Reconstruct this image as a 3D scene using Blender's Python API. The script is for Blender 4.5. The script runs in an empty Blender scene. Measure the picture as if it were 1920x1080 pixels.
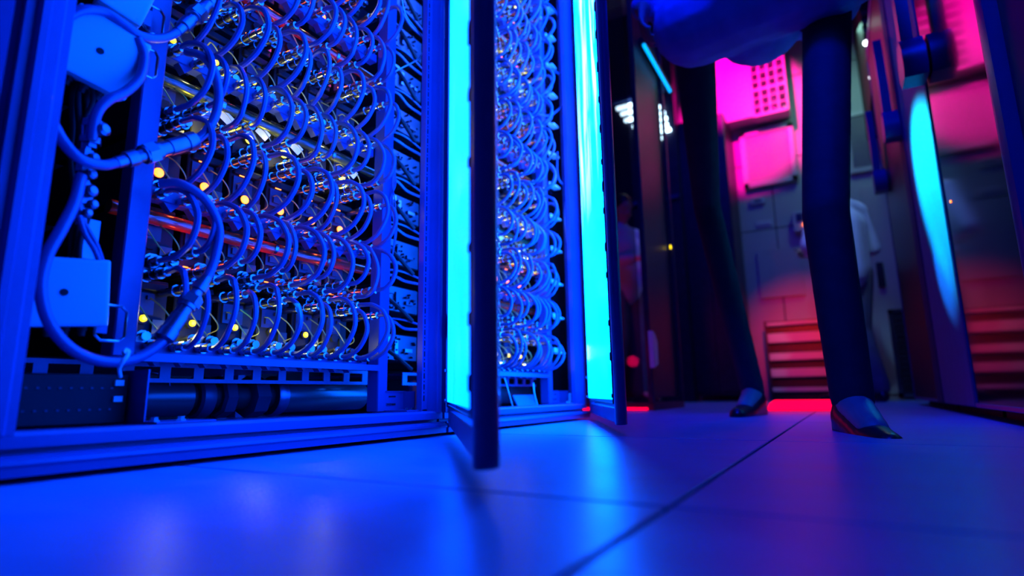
import bpy, bmesh, math, random
from mathutils import Vector, Matrix
random.seed(7)
C = bpy.context.scene.collection
PI = math.pi
# ------------------------------------------------------------------ camera
F, H = 1067.0, .08
PITCH, ROLL, YAW = .18529, math.radians(-.8), .52445
def cam_axes():
    fw = Vector((-math.sin(YAW)*math.cos(PITCH), math.cos(YAW)*math.cos(PITCH), math.sin(PITCH)))
    rt = Vector((math.cos(YAW), math.sin(YAW), 0)); up = rt.cross(fw)
    c, s = math.cos(ROLL), math.sin(ROLL)
    return rt*c+up*s, up*c-rt*s, fw
RT, UP, FW = cam_axes()
EYE = Vector((0, 0, H))
def ray(x, y): return RT*((x-960)/F)+UP*((540-y)/F)+FW
def PX(x, y, X):
    d = ray(x, y); return EYE+d*(X/d.x)
def PY(x, y, Y):
    d = ray(x, y); return EYE+d*(Y/d.y)
def PZ(x, y, Z=0):
    d = ray(x, y); return EYE+d*((Z-H)/d.z)
cam = bpy.data.cameras.new('camera'); co = bpy.data.objects.new('camera', cam); C.objects.link(co)
cam.sensor_width = 36; cam.lens = 36*F/1920; cam.clip_start = .01; cam.clip_end = 50
M = Matrix((RT, UP, -FW)).transposed().to_4x4(); M.translation = EYE; co.matrix_world = M
cam.dof.use_dof = True; cam.dof.focus_distance = .98; cam.dof.aperture_fstop = 2.2
bpy.context.scene.camera = co
vs = bpy.context.scene.view_settings
bpy.context.scene.display_settings.display_device = 'sRGB'
vs.view_transform = 'Standard'; vs.look = 'None'; vs.gamma = 1; vs.exposure = 0; vs.use_curve_mapping = False
W = bpy.data.worlds.new('world'); bpy.context.scene.world = W; W.use_nodes = True
W.node_tree.nodes['Background'].inputs[0].default_value = (0.0, 0.0, .02, 1); W.node_tree.nodes['Background'].inputs[1].default_value = 1
# ------------------------------------------------------------------ materials
MATS = {}
def mat(name, col, rough=.5, metal=0, spec=.5, noise=0, scale=20, bump=0, bscale=60, emit=None, es=0, alpha=None, coat=0, trans=0, rvar=0):
    m = bpy.data.materials.new(name); m.use_nodes = True; nt = m.node_tree; b = nt.nodes['Principled BSDF']
    b.inputs['Base Color'].default_value = (*col, 1); b.inputs['Roughness'].default_value = rough
    b.inputs['Metallic'].default_value = metal; b.inputs['Specular IOR Level'].default_value = spec
    b.inputs['Coat Weight'].default_value = coat; b.inputs['Transmission Weight'].default_value = trans
    if emit: b.inputs['Emission Color'].default_value = (*emit, 1); b.inputs['Emission Strength'].default_value = es
    if alpha is not None: b.inputs['Alpha'].default_value = alpha
    if noise or bump or rvar:
        tc = nt.nodes.new('ShaderNodeTexCoord')
    if noise or rvar:
        n = nt.nodes.new('ShaderNodeTexNoise'); n.inputs['Scale'].default_value = scale; n.inputs['Detail'].default_value = 5
        nt.links.new(tc.outputs['Object'], n.inputs['Vector'])
        if noise:
            r = nt.nodes.new('ShaderNodeValToRGB'); r.color_ramp.elements[0].position = .3; r.color_ramp.elements[1].position = .7
            r.color_ramp.elements[0].color = (*[c*(1-noise) for c in col], 1); r.color_ramp.elements[1].color = (*[min(1, c*(1+noise*.5)) for c in col], 1)
            nt.links.new(n.outputs['Fac'], r.inputs[0]); nt.links.new(r.outputs[0], b.inputs['Base Color'])
        if rvar:
            q = nt.nodes.new('ShaderNodeMapRange'); q.inputs['To Min'].default_value = rough-rvar; q.inputs['To Max'].default_value = rough+rvar
            nt.links.new(n.outputs['Fac'], q.inputs['Value']); nt.links.new(q.outputs[0], b.inputs['Roughness'])
    if bump:
        n2 = nt.nodes.new('ShaderNodeTexNoise'); n2.inputs['Scale'].default_value = bscale; n2.inputs['Detail'].default_value = 4
        nt.links.new(tc.outputs['Object'], n2.inputs['Vector'])
        bp = nt.nodes.new('ShaderNodeBump'); bp.inputs['Strength'].default_value = bump; bp.inputs['Distance'].default_value = .002
        nt.links.new(n2.outputs['Fac'], bp.inputs['Height']); nt.links.new(bp.outputs[0], b.inputs['Normal'])
    m.diffuse_color = (*col, 1); MATS[name] = m
    return m
mat('frame paint', (.028, .055, .19), .38, noise=.12, scale=9, bump=.12, bscale=90)
mat('worn edge paint', (.5, .52, .54), .3, noise=.3, scale=40)
mat('hose rubber', (.02, .07, .20), .3, spec=.6, noise=.08, scale=30)
mat('big hose rubber', (.02, .055, .16), .32, spec=.6, bump=.15, bscale=400)
mat('steel', (.42, .43, .46), .2, metal=1, noise=.1, scale=60, bump=.05, bscale=200)
mat('brushed steel', (.16, .17, .25), .34, metal=1, noise=.15, scale=30)
mat('dark metal', (.022, .022, .05), .4, metal=.3, noise=.3, scale=30)
mat('black plastic', (.010, .010, .012), .6, spec=.2, noise=.2, scale=30)
mat('white plastic', (.62, .62, .6), .4, noise=.05, scale=30)
mat('speckled plastic', (.30, .50, .55), .42)
mat('pipe rubber', (.025, .025, .03), .28, spec=.6, noise=.2, scale=14)
mat('red glass tube', (.75, .03, .01), .12, trans=0, spec=.8, coat=.5)
mat('clear tube', (.05, .06, .02), .15, spec=.6, coat=.3)
mat('paper tag', (.8, .8, .66), .5, noise=.04)
mat('yellow wire', (.5, .45, .08), .35)
mat('circuit board', (.01, .02, .014), .4, noise=.4, scale=120)
mat('black glass', (.004, .004, .006), .08, spec=.2)
mat('matt black glass', (.004, .004, .008), .4, spec=.15)
mat('dark blue paint', (.02, .03, .10), .65, spec=.2, noise=.15, scale=6)
mat('smoked glass', (.01, .01, .012), .03, spec=.6, alpha=.42)
mat('door steel', (.07, .14, .26), .62, spec=.25, bump=.35, bscale=500, noise=.1)
mat('wall paint', (.42, .44, .42), .6, noise=.1, scale=3)
mat('wall metal', (.5, .5, .5), .5, noise=.08, scale=5)
mat('ceiling tile', (.35, .35, .36), .7, noise=.1, scale=4)
mat('skin', (.55, .34, .25), .5, noise=.06, scale=40)
mat('hair', (.02, .015, .012), .45, noise=.3, scale=80)
mat('dark trousers', (.03, .03, .035), .8, noise=.2, scale=25, bump=.4, bscale=25)
mat('blue shirt', (.2, .35, .8), .75, noise=.12, scale=18, bump=.5, bscale=14)
mat('white shirt', (.7, .72, .74), .7, noise=.05, scale=18, bump=.5, bscale=16)
mat('grey trousers', (.16, .16, .19), .75, noise=.15, scale=18, bump=.4, bscale=16)
mat('shoe leather', (.02, .02, .022), .3)
def em(name, col, s): return mat(name, (.02, .02, .02), .5, emit=col, es=s)
em('yellow led', (1, .85, .02), 9); em('red led', (1, .06, .005), 6); em('white led', (.85, .95, 1), 9)
em('cyan led', (.0, .35, 1), 2.2); em('orange led', (1, .17, .0), 5); em('small yellow led', (1, .7, 0), 3)
em('white light bar', (.55, .8, 1), 7); em('red glow', (1, .0, .035), 2.6)
def tile_mat():
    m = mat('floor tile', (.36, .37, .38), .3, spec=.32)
    nt = m.node_tree; b = nt.nodes['Principled BSDF']; L = nt.links.new
    tc = nt.nodes.new('ShaderNodeTexCoord'); n = nt.nodes.new('ShaderNodeTexNoise'); n.inputs['Scale'].default_value = 7; n.inputs['Detail'].default_value = 7; n.inputs['Distortion'].default_value = .6
    mp = nt.nodes.new('ShaderNodeMapping'); mp.inputs['Scale'].default_value = (1, 3.2, 1); mp.inputs['Rotation'].default_value = (0, 0, .9)
    L(tc.outputs['Object'], mp.inputs['Vector']); L(mp.outputs[0], n.inputs['Vector'])
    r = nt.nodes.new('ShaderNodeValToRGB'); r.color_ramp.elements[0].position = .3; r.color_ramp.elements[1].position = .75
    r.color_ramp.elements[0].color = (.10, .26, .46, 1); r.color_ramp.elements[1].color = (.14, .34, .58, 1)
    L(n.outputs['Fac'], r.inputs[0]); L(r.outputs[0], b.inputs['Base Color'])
    q = nt.nodes.new('ShaderNodeMapRange'); q.inputs['To Min'].default_value = .27; q.inputs['To Max'].default_value = .42
    L(n.outputs['Fac'], q.inputs['Value']); L(q.outputs[0], b.inputs['Roughness'])
    n2 = nt.nodes.new('ShaderNodeTexNoise'); n2.inputs['Scale'].default_value = 45; n2.inputs['Detail'].default_value = 5
    L(mp.outputs[0], n2.inputs['Vector'])
    bp = nt.nodes.new('ShaderNodeBump'); bp.inputs['Strength'].default_value = .25; bp.inputs['Distance'].default_value = .0015
    L(n2.outputs['Fac'], bp.inputs['Height']); L(bp.outputs[0], b.inputs['Normal'])
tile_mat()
def panel_mat(name, k, white, g=.062):
    """lit door face: its light is painted as emission, whiter in patches higher up"""
    m = mat(name, (.3, .3, .3), .25); nt = m.node_tree; b = nt.nodes['Principled BSDF']; L = nt.links.new
    tc = nt.nodes.new('ShaderNodeTexCoord'); mp = nt.nodes.new('ShaderNodeMapping'); mp.inputs['Scale'].default_value = (3, 5, .9)
    n = nt.nodes.new('ShaderNodeTexNoise'); n.inputs['Scale'].default_value = 2.2; n.inputs['Detail'].default_value = 6; n.inputs['Distortion'].default_value = 1.2
    L(tc.outputs['Object'], mp.inputs['Vector']); L(mp.outputs[0], n.inputs['Vector'])
    sx = nt.nodes.new('ShaderNodeSeparateXYZ'); L(tc.outputs['Object'], sx.inputs[0])
    mr = nt.nodes.new('ShaderNodeMapRange'); mr.inputs['From Min'].default_value = .25; mr.inputs['From Max'].default_value = .8
    L(sx.outputs['Z'], mr.inputs['Value'])
    mu = nt.nodes.new('ShaderNodeMath'); mu.operation = 'MULTIPLY'; mu.use_clamp = True; L(mr.outputs[0], mu.inputs[0])
    r0 = nt.nodes.new('ShaderNodeMapRange'); r0.inputs['From Min'].default_value = .32; r0.inputs['From Max'].default_value = .58
    L(n.outputs['Fac'], r0.inputs['Value']); L(r0.outputs[0], mu.inputs[1])
    r = nt.nodes.new('ShaderNodeValToRGB'); e = r.color_ramp.elements
    e[0].position = 0; e[0].color = (0, g, 1, 1); e[1].position = 1; e[1].color = (white, g*1.3, 1, 1)
    mid = e.new(.55); mid.color = (0, g*1.1, 1, 1)
    L(mu.outputs[0], r.inputs[0]); L(r.outputs[0], b.inputs['Emission Color'])
    b.inputs['Emission Strength'].default_value = k
panel_mat('glowing face near', 15, 0.0); panel_mat('glowing face far', 32, .04, .095)
# ------------------------------------------------------------------ mesh helpers
def bx(bm, lo, hi, rot=None, piv=None):
    lo, hi = Vector(lo), Vector(hi); c = (lo+hi)/2; s = hi-lo
    r = bmesh.ops.create_cube(bm, size=1)
    for v in r['verts']:
        p = Vector((v.co.x*s.x, v.co.y*s.y, v.co.z*s.z))
        if rot is not None and piv is None: p = rot @ p
        v.co = p+c
        if piv is not None: v.co = piv+rot @ (v.co-piv)
    return r['verts']
def bevel(bm, w, seg=2):
    bmesh.ops.bevel(bm, geom=[e for e in bm.edges if e.is_manifold and e.calc_face_angle(0) > .5], offset=w, segments=seg, affect='EDGES', profile=.7, clamp_overlap=True)
def frame_of(d):
    d = d.normalized(); a = Vector((0, 0, 1)) if abs(d.z) < .9 else Vector((1, 0, 0))
    u = d.cross(a).normalized(); return u, d.cross(u).normalized()
def lathe(bm, p0, d, prof, n=12, ph=0):
    p0, d = Vector(p0), Vector(d).normalized(); u, v = frame_of(d); prev = None
    for i, (t, r) in enumerate(prof):
        ring = [bm.verts.new(p0+d*t+(u*math.cos(ph+2*PI*k/n)+v*math.sin(ph+2*PI*k/n))*r) for k in range(n)]
        if prev:
            for k in range(n): bm.faces.new((prev[k], prev[(k+1) % n], ring[(k+1) % n], ring[k]))
        else: bm.faces.new(ring[::-1])
        prev = ring
    bm.faces.new(prev)
def spline(pts, per=6):
    pts = [Vector(p) for p in pts]; out = []
    P = [pts[0]*2-pts[1]]+pts+[pts[-1]*2-pts[-2]]
    for i in range(1, len(P)-2):
        a, b, c, d = P[i-1:i+3]
        for k in range(per):
            t = k/per
            out.append(.5*((2*b)+(c-a)*t+(2*a-5*b+4*c-d)*t*t+(3*b-a-3*c+d)*t*t*t))
    out.append(pts[-1]); return out
def tube(bm, pts, r, n=8, per=6, rs=None):
    P = spline(pts, per) if per else [Vector(p) for p in pts]
    u = None; prev = None
    for i, p in enumerate(P):
        d = (P[min(i+1, len(P)-1)]-P[max(i-1, 0)]).normalized()
        if u is None: u, v = frame_of(d)
        u = (u-d*u.dot(d)).normalized(); v = d.cross(u)
        rr = rs(i/(len(P)-1)) if rs else r
        ring = [bm.verts.new(p+(u*math.cos(2*PI*k/n)+v*math.sin(2*PI*k/n))*rr) for k in range(n)]
        if prev:
            for k in range(n): bm.faces.new((prev[k], prev[(k+1) % n], ring[(k+1) % n], ring[k]))
        else: bm.faces.new(ring[::-1])
        prev = ring
    bm.faces.new(prev)
def prism(bm, poly, axis, a, b):
    """extrude a closed 2D polygon along axis ('x': poly=(y,z), 'y': (x,z), 'z': (x,y))"""
    def pt(q, t):
        return {'x': (t, q[0], q[1]), 'y': (q[0], t, q[1]), 'z': (q[0], q[1], t)}[axis]
    A = [bm.verts.new(pt(q, a)) for q in poly]; B = [bm.verts.new(pt(q, b)) for q in poly]; n = len(poly)
    bm.faces.new(A[::-1]); bm.faces.new(B)
    for k in range(n): bm.faces.new((A[k], A[(k+1) % n], B[(k+1) % n], B[k]))
def obj(name, bm, m, parent=None, smooth=True, loc=None):
    """parts are built in world coordinates and re-based on their parent"""
    bmesh.ops.recalc_face_normals(bm, faces=bm.faces[:])
    me = bpy.data.meshes.new(name)
    base = Vector((0, 0, 0))
    if parent is not None: base = world(parent)
    elif loc is not None: base = Vector(loc)
    bmesh.ops.translate(bm, verts=bm.verts[:], vec=-base)
    bm.to_mesh(me); bm.free()
    if smooth:
        for p in me.polygons: p.use_smooth = True
        try: me.set_sharp_from_angle(angle=math.radians(38))
        except Exception: pass
    me.materials.append(MATS[m] if isinstance(m, str) else m)
    o = bpy.data.objects.new(name, me); C.objects.link(o)
    if parent is not None: o.parent = parent
    else: o.location = base
    return o
def world(o):
    p = Vector((0, 0, 0))
    while o is not None: p = p+Vector(o.location); o = o.parent
    return p
def tag(o, label, cat, group=None, kind=None):
    o['label'] = label; o['category'] = cat
    if group: o['group'] = group
    if kind: o['kind'] = kind
    return o
def thing(name, label, cat, loc=(0, 0, 0), group=None):
    o = bpy.data.objects.new(name, None); C.objects.link(o); o.location = loc; o.empty_display_size = .02
    return tag(o, label, cat, group)
def struct(name, bm, m, label=None):
    o = obj(name, bm, m, smooth=False); o['kind'] = 'structure'
    if label: o['label'] = label
    return o
def B(): return bmesh.new()
def copy_tree(o, parent=None):
    c = o.copy(); C.objects.link(c); c.parent = parent
    for ch in kids.get(o.name, []):
        q = ch.copy(); C.objects.link(q); q.parent = c
        for g in kids.get(ch.name, []):
            z = g.copy(); C.objects.link(z); z.parent = q
    return c
kids = {}
def regkids(*roots):
    for r in roots:
        kids[r.name] = [o for o in C.objects if o.parent == r]
        for k in kids[r.name]: kids[k.name] = [o for o in C.objects if o.parent == k]
ORD = ['first', 'second', 'third', 'fourth', 'fifth', 'sixth', 'seventh', 'eighth', 'ninth', 'tenth', 'eleventh', 'twelfth', 'thirteenth', 'fourteenth']
ROWN = ['the bottom row'] + [ORD[i]+' row from the bottom' for i in range(1, 14)]
ROWS = ['bottom row'] + [ORD[i]+' row up' for i in range(1, 14)]
CABN = ['near cabinet', 'far cabinet']
# ------------------------------------------------------------------ room shell
YW = 5.6; CZ = 3.75
def shell():
    # floor tiles: one floor, joints cut as real gaps over a dark bed
    x0, y0 = -.119, .424   # joint crossing seen in the middle of the floor
    b = B()
    T = .62; g = .0022
    for i in range(-5, 4):
        for j in range(-4, 10):
            a = (x0+i*T+g, y0+j*T+g); c = (x0+(i+1)*T-g, y0+(j+1)*T-g)
            if c[1] > YW+.3: continue
            vsn = bx(b, (a[0], a[1], -.02), (c[0], c[1], 0))
    bevel(b, .0012, 1)
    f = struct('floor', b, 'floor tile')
    b = B(); bx(b, (-3.4, -2.3, -.04), (2.4, YW+.1, -.006)); 
    o = obj('floor_bed', b, 'black plastic', f)
    b = B()
    for i in range(-6, 5):
        for j in range(-4, 11):
            bx(b, (i*.6+.006, j*.6+.006, CZ), (i*.6+.594, j*.6+.594, CZ+.05))
    struct('ceiling', b, 'ceiling tile')
    b = B()   # far wall of tall panels with seams
    xs = [-3.2, -2.5, -1.9, -1.3, -.95, -.42, .18, .62, 1.3, 2.2]
    for a, c in zip(xs[:-1], xs[1:]):
        for z0, z1 in ((0, 1.55), (1.56, 2.2), (2.21, 3.0), (3.01, CZ)):
            bx(b, (a+.004, YW, z0), (c-.004, YW+.05, z1))
    bevel(b, .003, 1)
    struct('wall_far', b, 'wall paint')
    b = B(); bx(b, (-3.3, -2.2, 0), (-3.25, YW, CZ)); struct('wall_left', b, 'wall paint')
    b = B(); bx(b, (1.75, -2.2, 0), (1.8, YW, CZ)); struct('wall_right', b, 'wall paint')
    b = B(); bx(b, (-3.25, -2.25, 0), (1.75, -2.2, CZ)); struct('wall_near', b, 'wall paint')
shell()
# ------------------------------------------------------------------ left row cabinets
XF = -.72
CW = .752       # cabinet pitch along the row
def rail_profile(s=1):
    # (x, z) section of the bottom front rail with its ridge
    return [(-.775, .012), (-.775, .050), (XF-.004, .050), (XF, .046), (XF, .034), (XF-.014, .034), (XF-.014, .028), (XF+.006, .028), (XF+.006, .026), (XF+.012, .023), (XF+.013, .019), (XF+.010, .016), (XF+.010, .007), (XF-.03, .007)]
def post_near_profile(y):
    # (x, y) section of a front corner post, ribs running up it
    return [(XF-.05, y), (XF-.05, y-.045), (XF+.002, y-.045), (XF+.002, y-.036), (XF+.010, y-.033), (XF+.010, y-.026), (XF+.003, y-.023), (XF+.003, y-.012), (XF, y-.009), (XF, y-.002), (XF-.004, y)]
def door(cab, hinge, ang, m, name_leaf):
    """leaf built along local -Y from its hinge line, then swung out by ang"""
    L, Z0, Z1, T = .722, .02, 1.97, .024
    e = bpy.data.objects.new('cabinet_door', None); C.objects.link(e); e.parent = cab
    e.location = Vector(hinge)-world(cab); e.rotation_euler = (0, 0, ang); e.empty_display_size = .02
    def part(n, b, mm, sm=True):
        bmesh.ops.recalc_face_normals(b, faces=b.faces[:])
        me = bpy.data.meshes.new(n); b.to_mesh(me); b.free()
        if sm:
            for p in me.polygons: p.use_smooth = True
            me.set_sharp_from_angle(angle=math.radians(38))
        me.materials.append(MATS[mm]); o = bpy.data.objects.new(n, me); C.objects.link(o); o.parent = e; return o
    # frame: x = thickness (inner face at x=0, outer at +T)
    b = B()
    prism(b, [(.0, -L+.02), (.0, -L+.004), (.004, -L), (T-.014, -L), (T-.009, -L+.002), (T-.005, -L+.006), (T-.002, -L+.011), (T, -L+.018), (T, -L+.03), (.006, -L+.03)], 'z', Z0, Z1)   # free stile, rounded nose
    bx(b, (.004, -.035, Z0+.004), (T, -.002, Z1)); bx(b, (.004, -L+.028, Z0+.002), (T, -.03, Z0+.03)); bx(b, (.004, -L+.028, Z1-.04), (T, -.03, Z1))
    bevel(b, .0012, 1)
    part('door_frame', b, 'frame paint')
    b = B(); bx(b, (T-.006, -L+.029, Z0+.028), (T-.001, -.03, Z1-.038)); part('door_skin', b, 'dark metal')
    b = B(); bx(b, (.0, -L+.045, Z0+.048), (.006, -.05, Z1-.06)); part('glow_panel', b, m, False)  # inner face made to glow, in place of lamps shining on it
    b = B(); tube(b, [(.002, -.044, Z0+.04), (.002, -L+.038, Z0+.04), (.002, -L+.038, Z1-.05), (.002, -.044, Z1-.05), (.002, -.044, Z0+.04)], .0028, 6, 0)
    # torn bits of the foam seal
    for k in range(26):
        z = .09+k*.07+random.uniform(-.02, .02); s = random.uniform(.003, .009)
        bx(b, (-.002, -L+.040-s, z), (.004, -L+.046, z+random.uniform(.006, .02)))
    part('door_seal', b, 'black plastic', False)
    b = B()
    for z in (.2, 1.0, 1.75): lathe(b, (.012, .004, z), (0, 0, 1), [(0, .007), (.05, .007)], 10)
    part('hinge', b, 'steel')
    b = B(); bx(b, (T, -L+.012, .98), (T+.02, -L+.04, 1.12)); bevel(b, .004); part('door_handle', b, 'black plastic')
    # bolts and clip near the hinge foot
    b = B(); lathe(b, (.0, -.02, Z0+.05), (-1, 0, 0), [(0, .004), (.004, .004), (.006, .002)], 8); lathe(b, (.0, -.02, .13), (-1, 0, 0), [(0, .004), (.004, .004), (.006, .002)], 8)
    part('door_bolt', b, 'steel')
    return e
def cabinet(i):
    oy = i*CW; Y0, Y1 = .21+oy, .21+oy+CW-.008
    t = thing('server_cabinet', ['open server cabinet nearest the camera, its left post at the picture edge', 'open server cabinet behind the first swung door, bathed in cyan light'][i], 'server cabinet', (-.95, (Y0+Y1)/2, 0), 'open server cabinets in the left row')
    b = B(); prism(b, [(x, z) for x, z in rail_profile()], 'y', Y0, Y1); bx(b, (-1.45, Y0, .01), (-.775, Y1, .03)); obj('bottom_rail', b, 'frame paint', t)
    b = B(); prism(b, [(x, 2.02-z) for x, z in rail_profile()], 'y', Y0, Y1); bx(b, (-1.45, Y0, 1.98), (-.77, Y1, 2.0)); obj('top_panel', b, 'frame paint', t)
    b = B(); prism(b, post_near_profile(.256+oy), 'z', .047, 1.975)
    if i == 0: prism(b, [(XF-.05, .2105), (XF-.05, .13), (XF+.004, .13), (XF+.012, .14), (XF+.012, .160), (XF-.006, .166), (XF-.010, .178), (XF+.004, .184), (XF+.006, .200), (XF-.008, .2045), (XF-.008, .2105)], 'z', .007, 1.975)
    obj('front_post', b, 'frame paint', t)
    b = B()
    yb = Y1
    prism(b, [(XF-.05, yb-.022), (XF-.018, yb-.022), (XF-.014, yb-.019), (XF, yb-.019), (XF+.002, yb-.013), (XF+.002, yb-.006), (XF-.004, yb-.004), (XF-.004, yb), (XF-.05, yb)], 'z', .047, 1.975)
    obj('front_post', b, 'frame paint', t)
    for yy in (Y0+.01, Y1-.03):
        b = B(); bx(b, (-1.45, yy, .03), (-1.42, yy+.02, 1.98)); obj('rear_post', b, 'frame paint', t)
    b = B(); bx(b, (-1.455, Y0+.004, .02), (-1.45, Y1-.004, 1.99)); obj('back_panel', b, 'black plastic', t)
    if i == 0: b = B(); bx(b, (-1.45, Y0+.001, .03), (-.80, Y0+.004, 1.98)); obj('side_panel', b, 'black plastic', t)
    if i: b = B(); bx(b, (-1.45, Y1+.10, .03), (-.80, Y1+.103, 1.98)); obj('side_panel', b, 'black plastic', t)
    # perforated mounting strip beside the right post
    b = B(); bx(b, (-.752, Y1-.044, .05), (-.742, Y1-.021, 1.97)); bx(b, (-.748, Y1-.048, .05), (-.735, Y1-.045, 1.97)); st = obj('mounting_strip', b, 'brushed steel' if 0 else 'frame paint', t)
    b = B(); z = .07
    while z < 1.93:
        bx(b, (-.7422, Y1-.0345, z), (-.7412, Y1-.0315, z+.011)); bx(b, (-.7422, Y1-.0343, z+.015), (-.7412, Y1-.0317, z+.018)); z += .0222
    obj('strip_slots', b, 'black plastic', st, False)
    # inner rack posts
    for yy in (.370, .850):
        b = B(); bx(b, (-.83, yy+oy, .05 if yy > .5 else .135), (-.80, yy+oy+.028, 1.95)); bevel(b, .002, 1); obj('rack_post', b, 'frame paint', t)
    # bottom shelf with its perforated skirt
    b = B(); bx(b, (-1.35, .398+oy, .134), (-.80, .85+oy, .138)); bx(b, (-.803, .398+oy, .130), (-.797, .85+oy, .141)); obj('shelf', b, 'frame paint', t)
    b = B()
    bx(b, (-.89, .27+oy, .128), (-.886, .93+oy, .134)); bx(b, (-.89, .27+oy, .105), (-.886, .93+oy, .111))
    y = .27+oy
    while y < .93+oy: bx(b, (-.89, y, .111), (-.886, y+.016, .128)); y += .052
    obj('slotted_skirt', b, 'frame paint', t, False)
    ang = [math.atan2(.452, .57), math.atan2(.343, .635)-.026][i]
    door(t, (XF+.004, [.962, 1.707][i], 0), ang, ['glowing face near', 'glowing face far'][i], i)
    return t
for i in (0, 1): cabinet(i)
# ------------------------------------------------------------------ coolant hoses
Z0, PITCHZ, Y0H, DY = .150, .1115, .425, .0362
def hose_proto(kind, mir=False):
    """lower end at the origin, loop bulging towards +X, upper end above it"""
    hh = (.083, .100)[kind]; xe = (.018, .0)[kind]
    b = B()
    if kind == 0: pts = [(.0, 0, 0), (.018, 0, .0005), (.045, 0, .014), (.062, 0, .042), (.056, 0, .069), (.040, 0, .082), (.026, 0, hh), (.018, 0, hh)]
    else: pts = [(.0, 0, 0), (.020, 0, .0), (.050, 0, .016), (.070, 0, .050), (.062, 0, .083), (.038, 0, .099), (.012, 0, hh), (.0, 0, hh)]
    tube(b, pts, .0042, 8, 4)
    def fl(b):
        if mir:
            for v in b.verts: v.co.z = -v.co.z
        return b
    root = obj('coolant_hose', fl(b), 'hose rubber')
    b = B(); lathe(b, (-.030, 0, 0), (1, 0, 0), [(0, .0062), (.008, .0062), (.0081, .0078), (.016, .0078), (.0161, .0058), (.020, .0058), (.0205, .0066), (.032, .0066), (.033, .005)], 10)
    obj('end_fitting', fl(b), 'steel', root)
    b = B(); lathe(b, (xe+.004, 0, hh), (-1, 0, 0), [(0, .005), (.001, .0068), (.012, .0068), (.0125, .0055), (.016, .0055), (.0161, .0082), (.026, .0082), (.0261, .0062), (.034, .0062), (.0345, .0072), (.052, .0072), (.0525, .0088), (.062, .0088), (.0625, .0066), (.095, .0066)], 10)
    obj('quick_coupling', fl(b), 'steel', root)
    return root
# a hose sags and leans a little: four variants of each kind
protos = []
for kind in (0, 1, 2, 3):
    row = []
    for v in range(3):
        r = hose_proto(kind % 2, kind > 1)
        if v:
            for vert in r.data.vertices:
                x = vert.co.x; k = max(0, x-.01)
                vert.co.y += k*(.10, -.12)[v-1]; vert.co.z -= k*(.06, -.05)[v-1]*(1 if kind < 2 else -1); vert.co.x *= 1+(.05, -.06)[v-1]*(1 if .01 < abs(vert.co.z) < .09 else .3)
        regkids(r); row.append(r)
    protos.append(row)
used = set()
def place_hose(kind, v, loc, label, group):
    p = protos[kind][v]
    if (kind, v) in used: o = copy_tree(p)
    else: used.add((kind, v)); o = p
    o.location = loc; tag(o, label, 'coolant hose', group)
    return o
def st_small(s): return s in ('white', 'red')
def blade_proto(style):
    root = thing('compute_server', '', 'server')
    w = .062
    b = B(); bx(b, (-.36, -w/2, .004), (-.078, w/2, .105)); bx(b, (-.080, -w/2+.004, .088), (-.070, w/2-.004, .100)); bevel(b, .0015, 1); obj('chassis', b, 'black plastic', root, False)
    b = B(); bx(b, (-.078, -.026, .052), (-.0735, .010, .084)); bx(b, (-.074, -.020, .058), (-.070, -.006, .068)); bx(b, (-.074, -.002, .074), (-.069, .006, .080)); obj('port_block', b, 'brushed steel' if style == 'yellow' else 'dark metal', root, False)
    b = B(); bx(b, (-.078, .010, .012), (-.073, .028, .046)); obj('circuit_board', b, 'circuit board', root, False)
    for z, y in ((.030, -.012), (.030, .0165)):
        b = B(); lathe(b, (-.090, y, z-.012), (1, 0, 0), [(0, .0075), (.030, .0075), (.0301, .009), (.038, .009), (.0381, .0065), (.048, .0065)], 10); obj('water_union', b, 'steel', root)
    b = B(); lathe(b, (-.078, -.004, .046), (1, 0, 0), [(0, .009), (.006, .009), (.0061, .0065)], 6); obj('lamp_socket', b, 'black plastic', root)
    if style not in ('off', 'red'):
        b = B(); lathe(b, (-.0722, -.004, .046), (1, 0, 0), [(0, .0052), (.002, .0052), (.004, .003)], 12) if st_small(style) else lathe(b, (-.0722, -.004, .046), (1, 0, 0), [(0, .0075), (.002, .0075), (.004, .004)], 12); obj('status_lamp', b, {'yellow': 'yellow led', 'red': 'red led', 'orange': 'orange led', 'white': 'small yellow led'}[style], root)
    if style in ('yellow', 'white'):
        b = B(); R = Matrix.Rotation(-.5, 3, 'X') @ Matrix.Rotation(.35, 3, 'Y'); bx(b, (-.066, .006, .010 if style == 'white' else .058), (-.0652, .030, .022 if style == 'white' else .074), rot=R)
        if style == 'white': bx(b, (-.050, -.026, .010), (-.0492, -.004, .020), rot=Matrix.Rotation(.7, 3, 'X'))
        obj('paper_tag', b, 'paper tag', root, False)
    b = B(); tube(b, [(-.073, -.02, .07), (-.052, -.024, .064), (-.046, -.008, .040), (-.056, .012, .026), (-.074, .018, .02)], .0011, 5, 5); tube(b, [(-.070, .002, .077), (-.048, .010, .060), (-.050, .026, .040), (-.074, .022, .03)], .0011, 5, 5)
    obj('signal_wire', b, 'yellow wire', root)
    if style in ('red', 'orange'):
        for yy, zz in ((-.026, .020), (.006, .020), (-.016, .086)):
            b = B(); bx(b, (-.0735, yy, zz), (-.0722, yy+.012, zz+.0018)); obj('indicator_strip', b, 'orange led', root, False)
    regkids(root)
    return root
blades = {}
STY = ['white', 'red', 'orange', 'yellow', 'white', 'red', 'orange', 'white', 'yellow', 'red', 'orange', 'white', 'yellow']
NROW = (9, 13)
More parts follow.
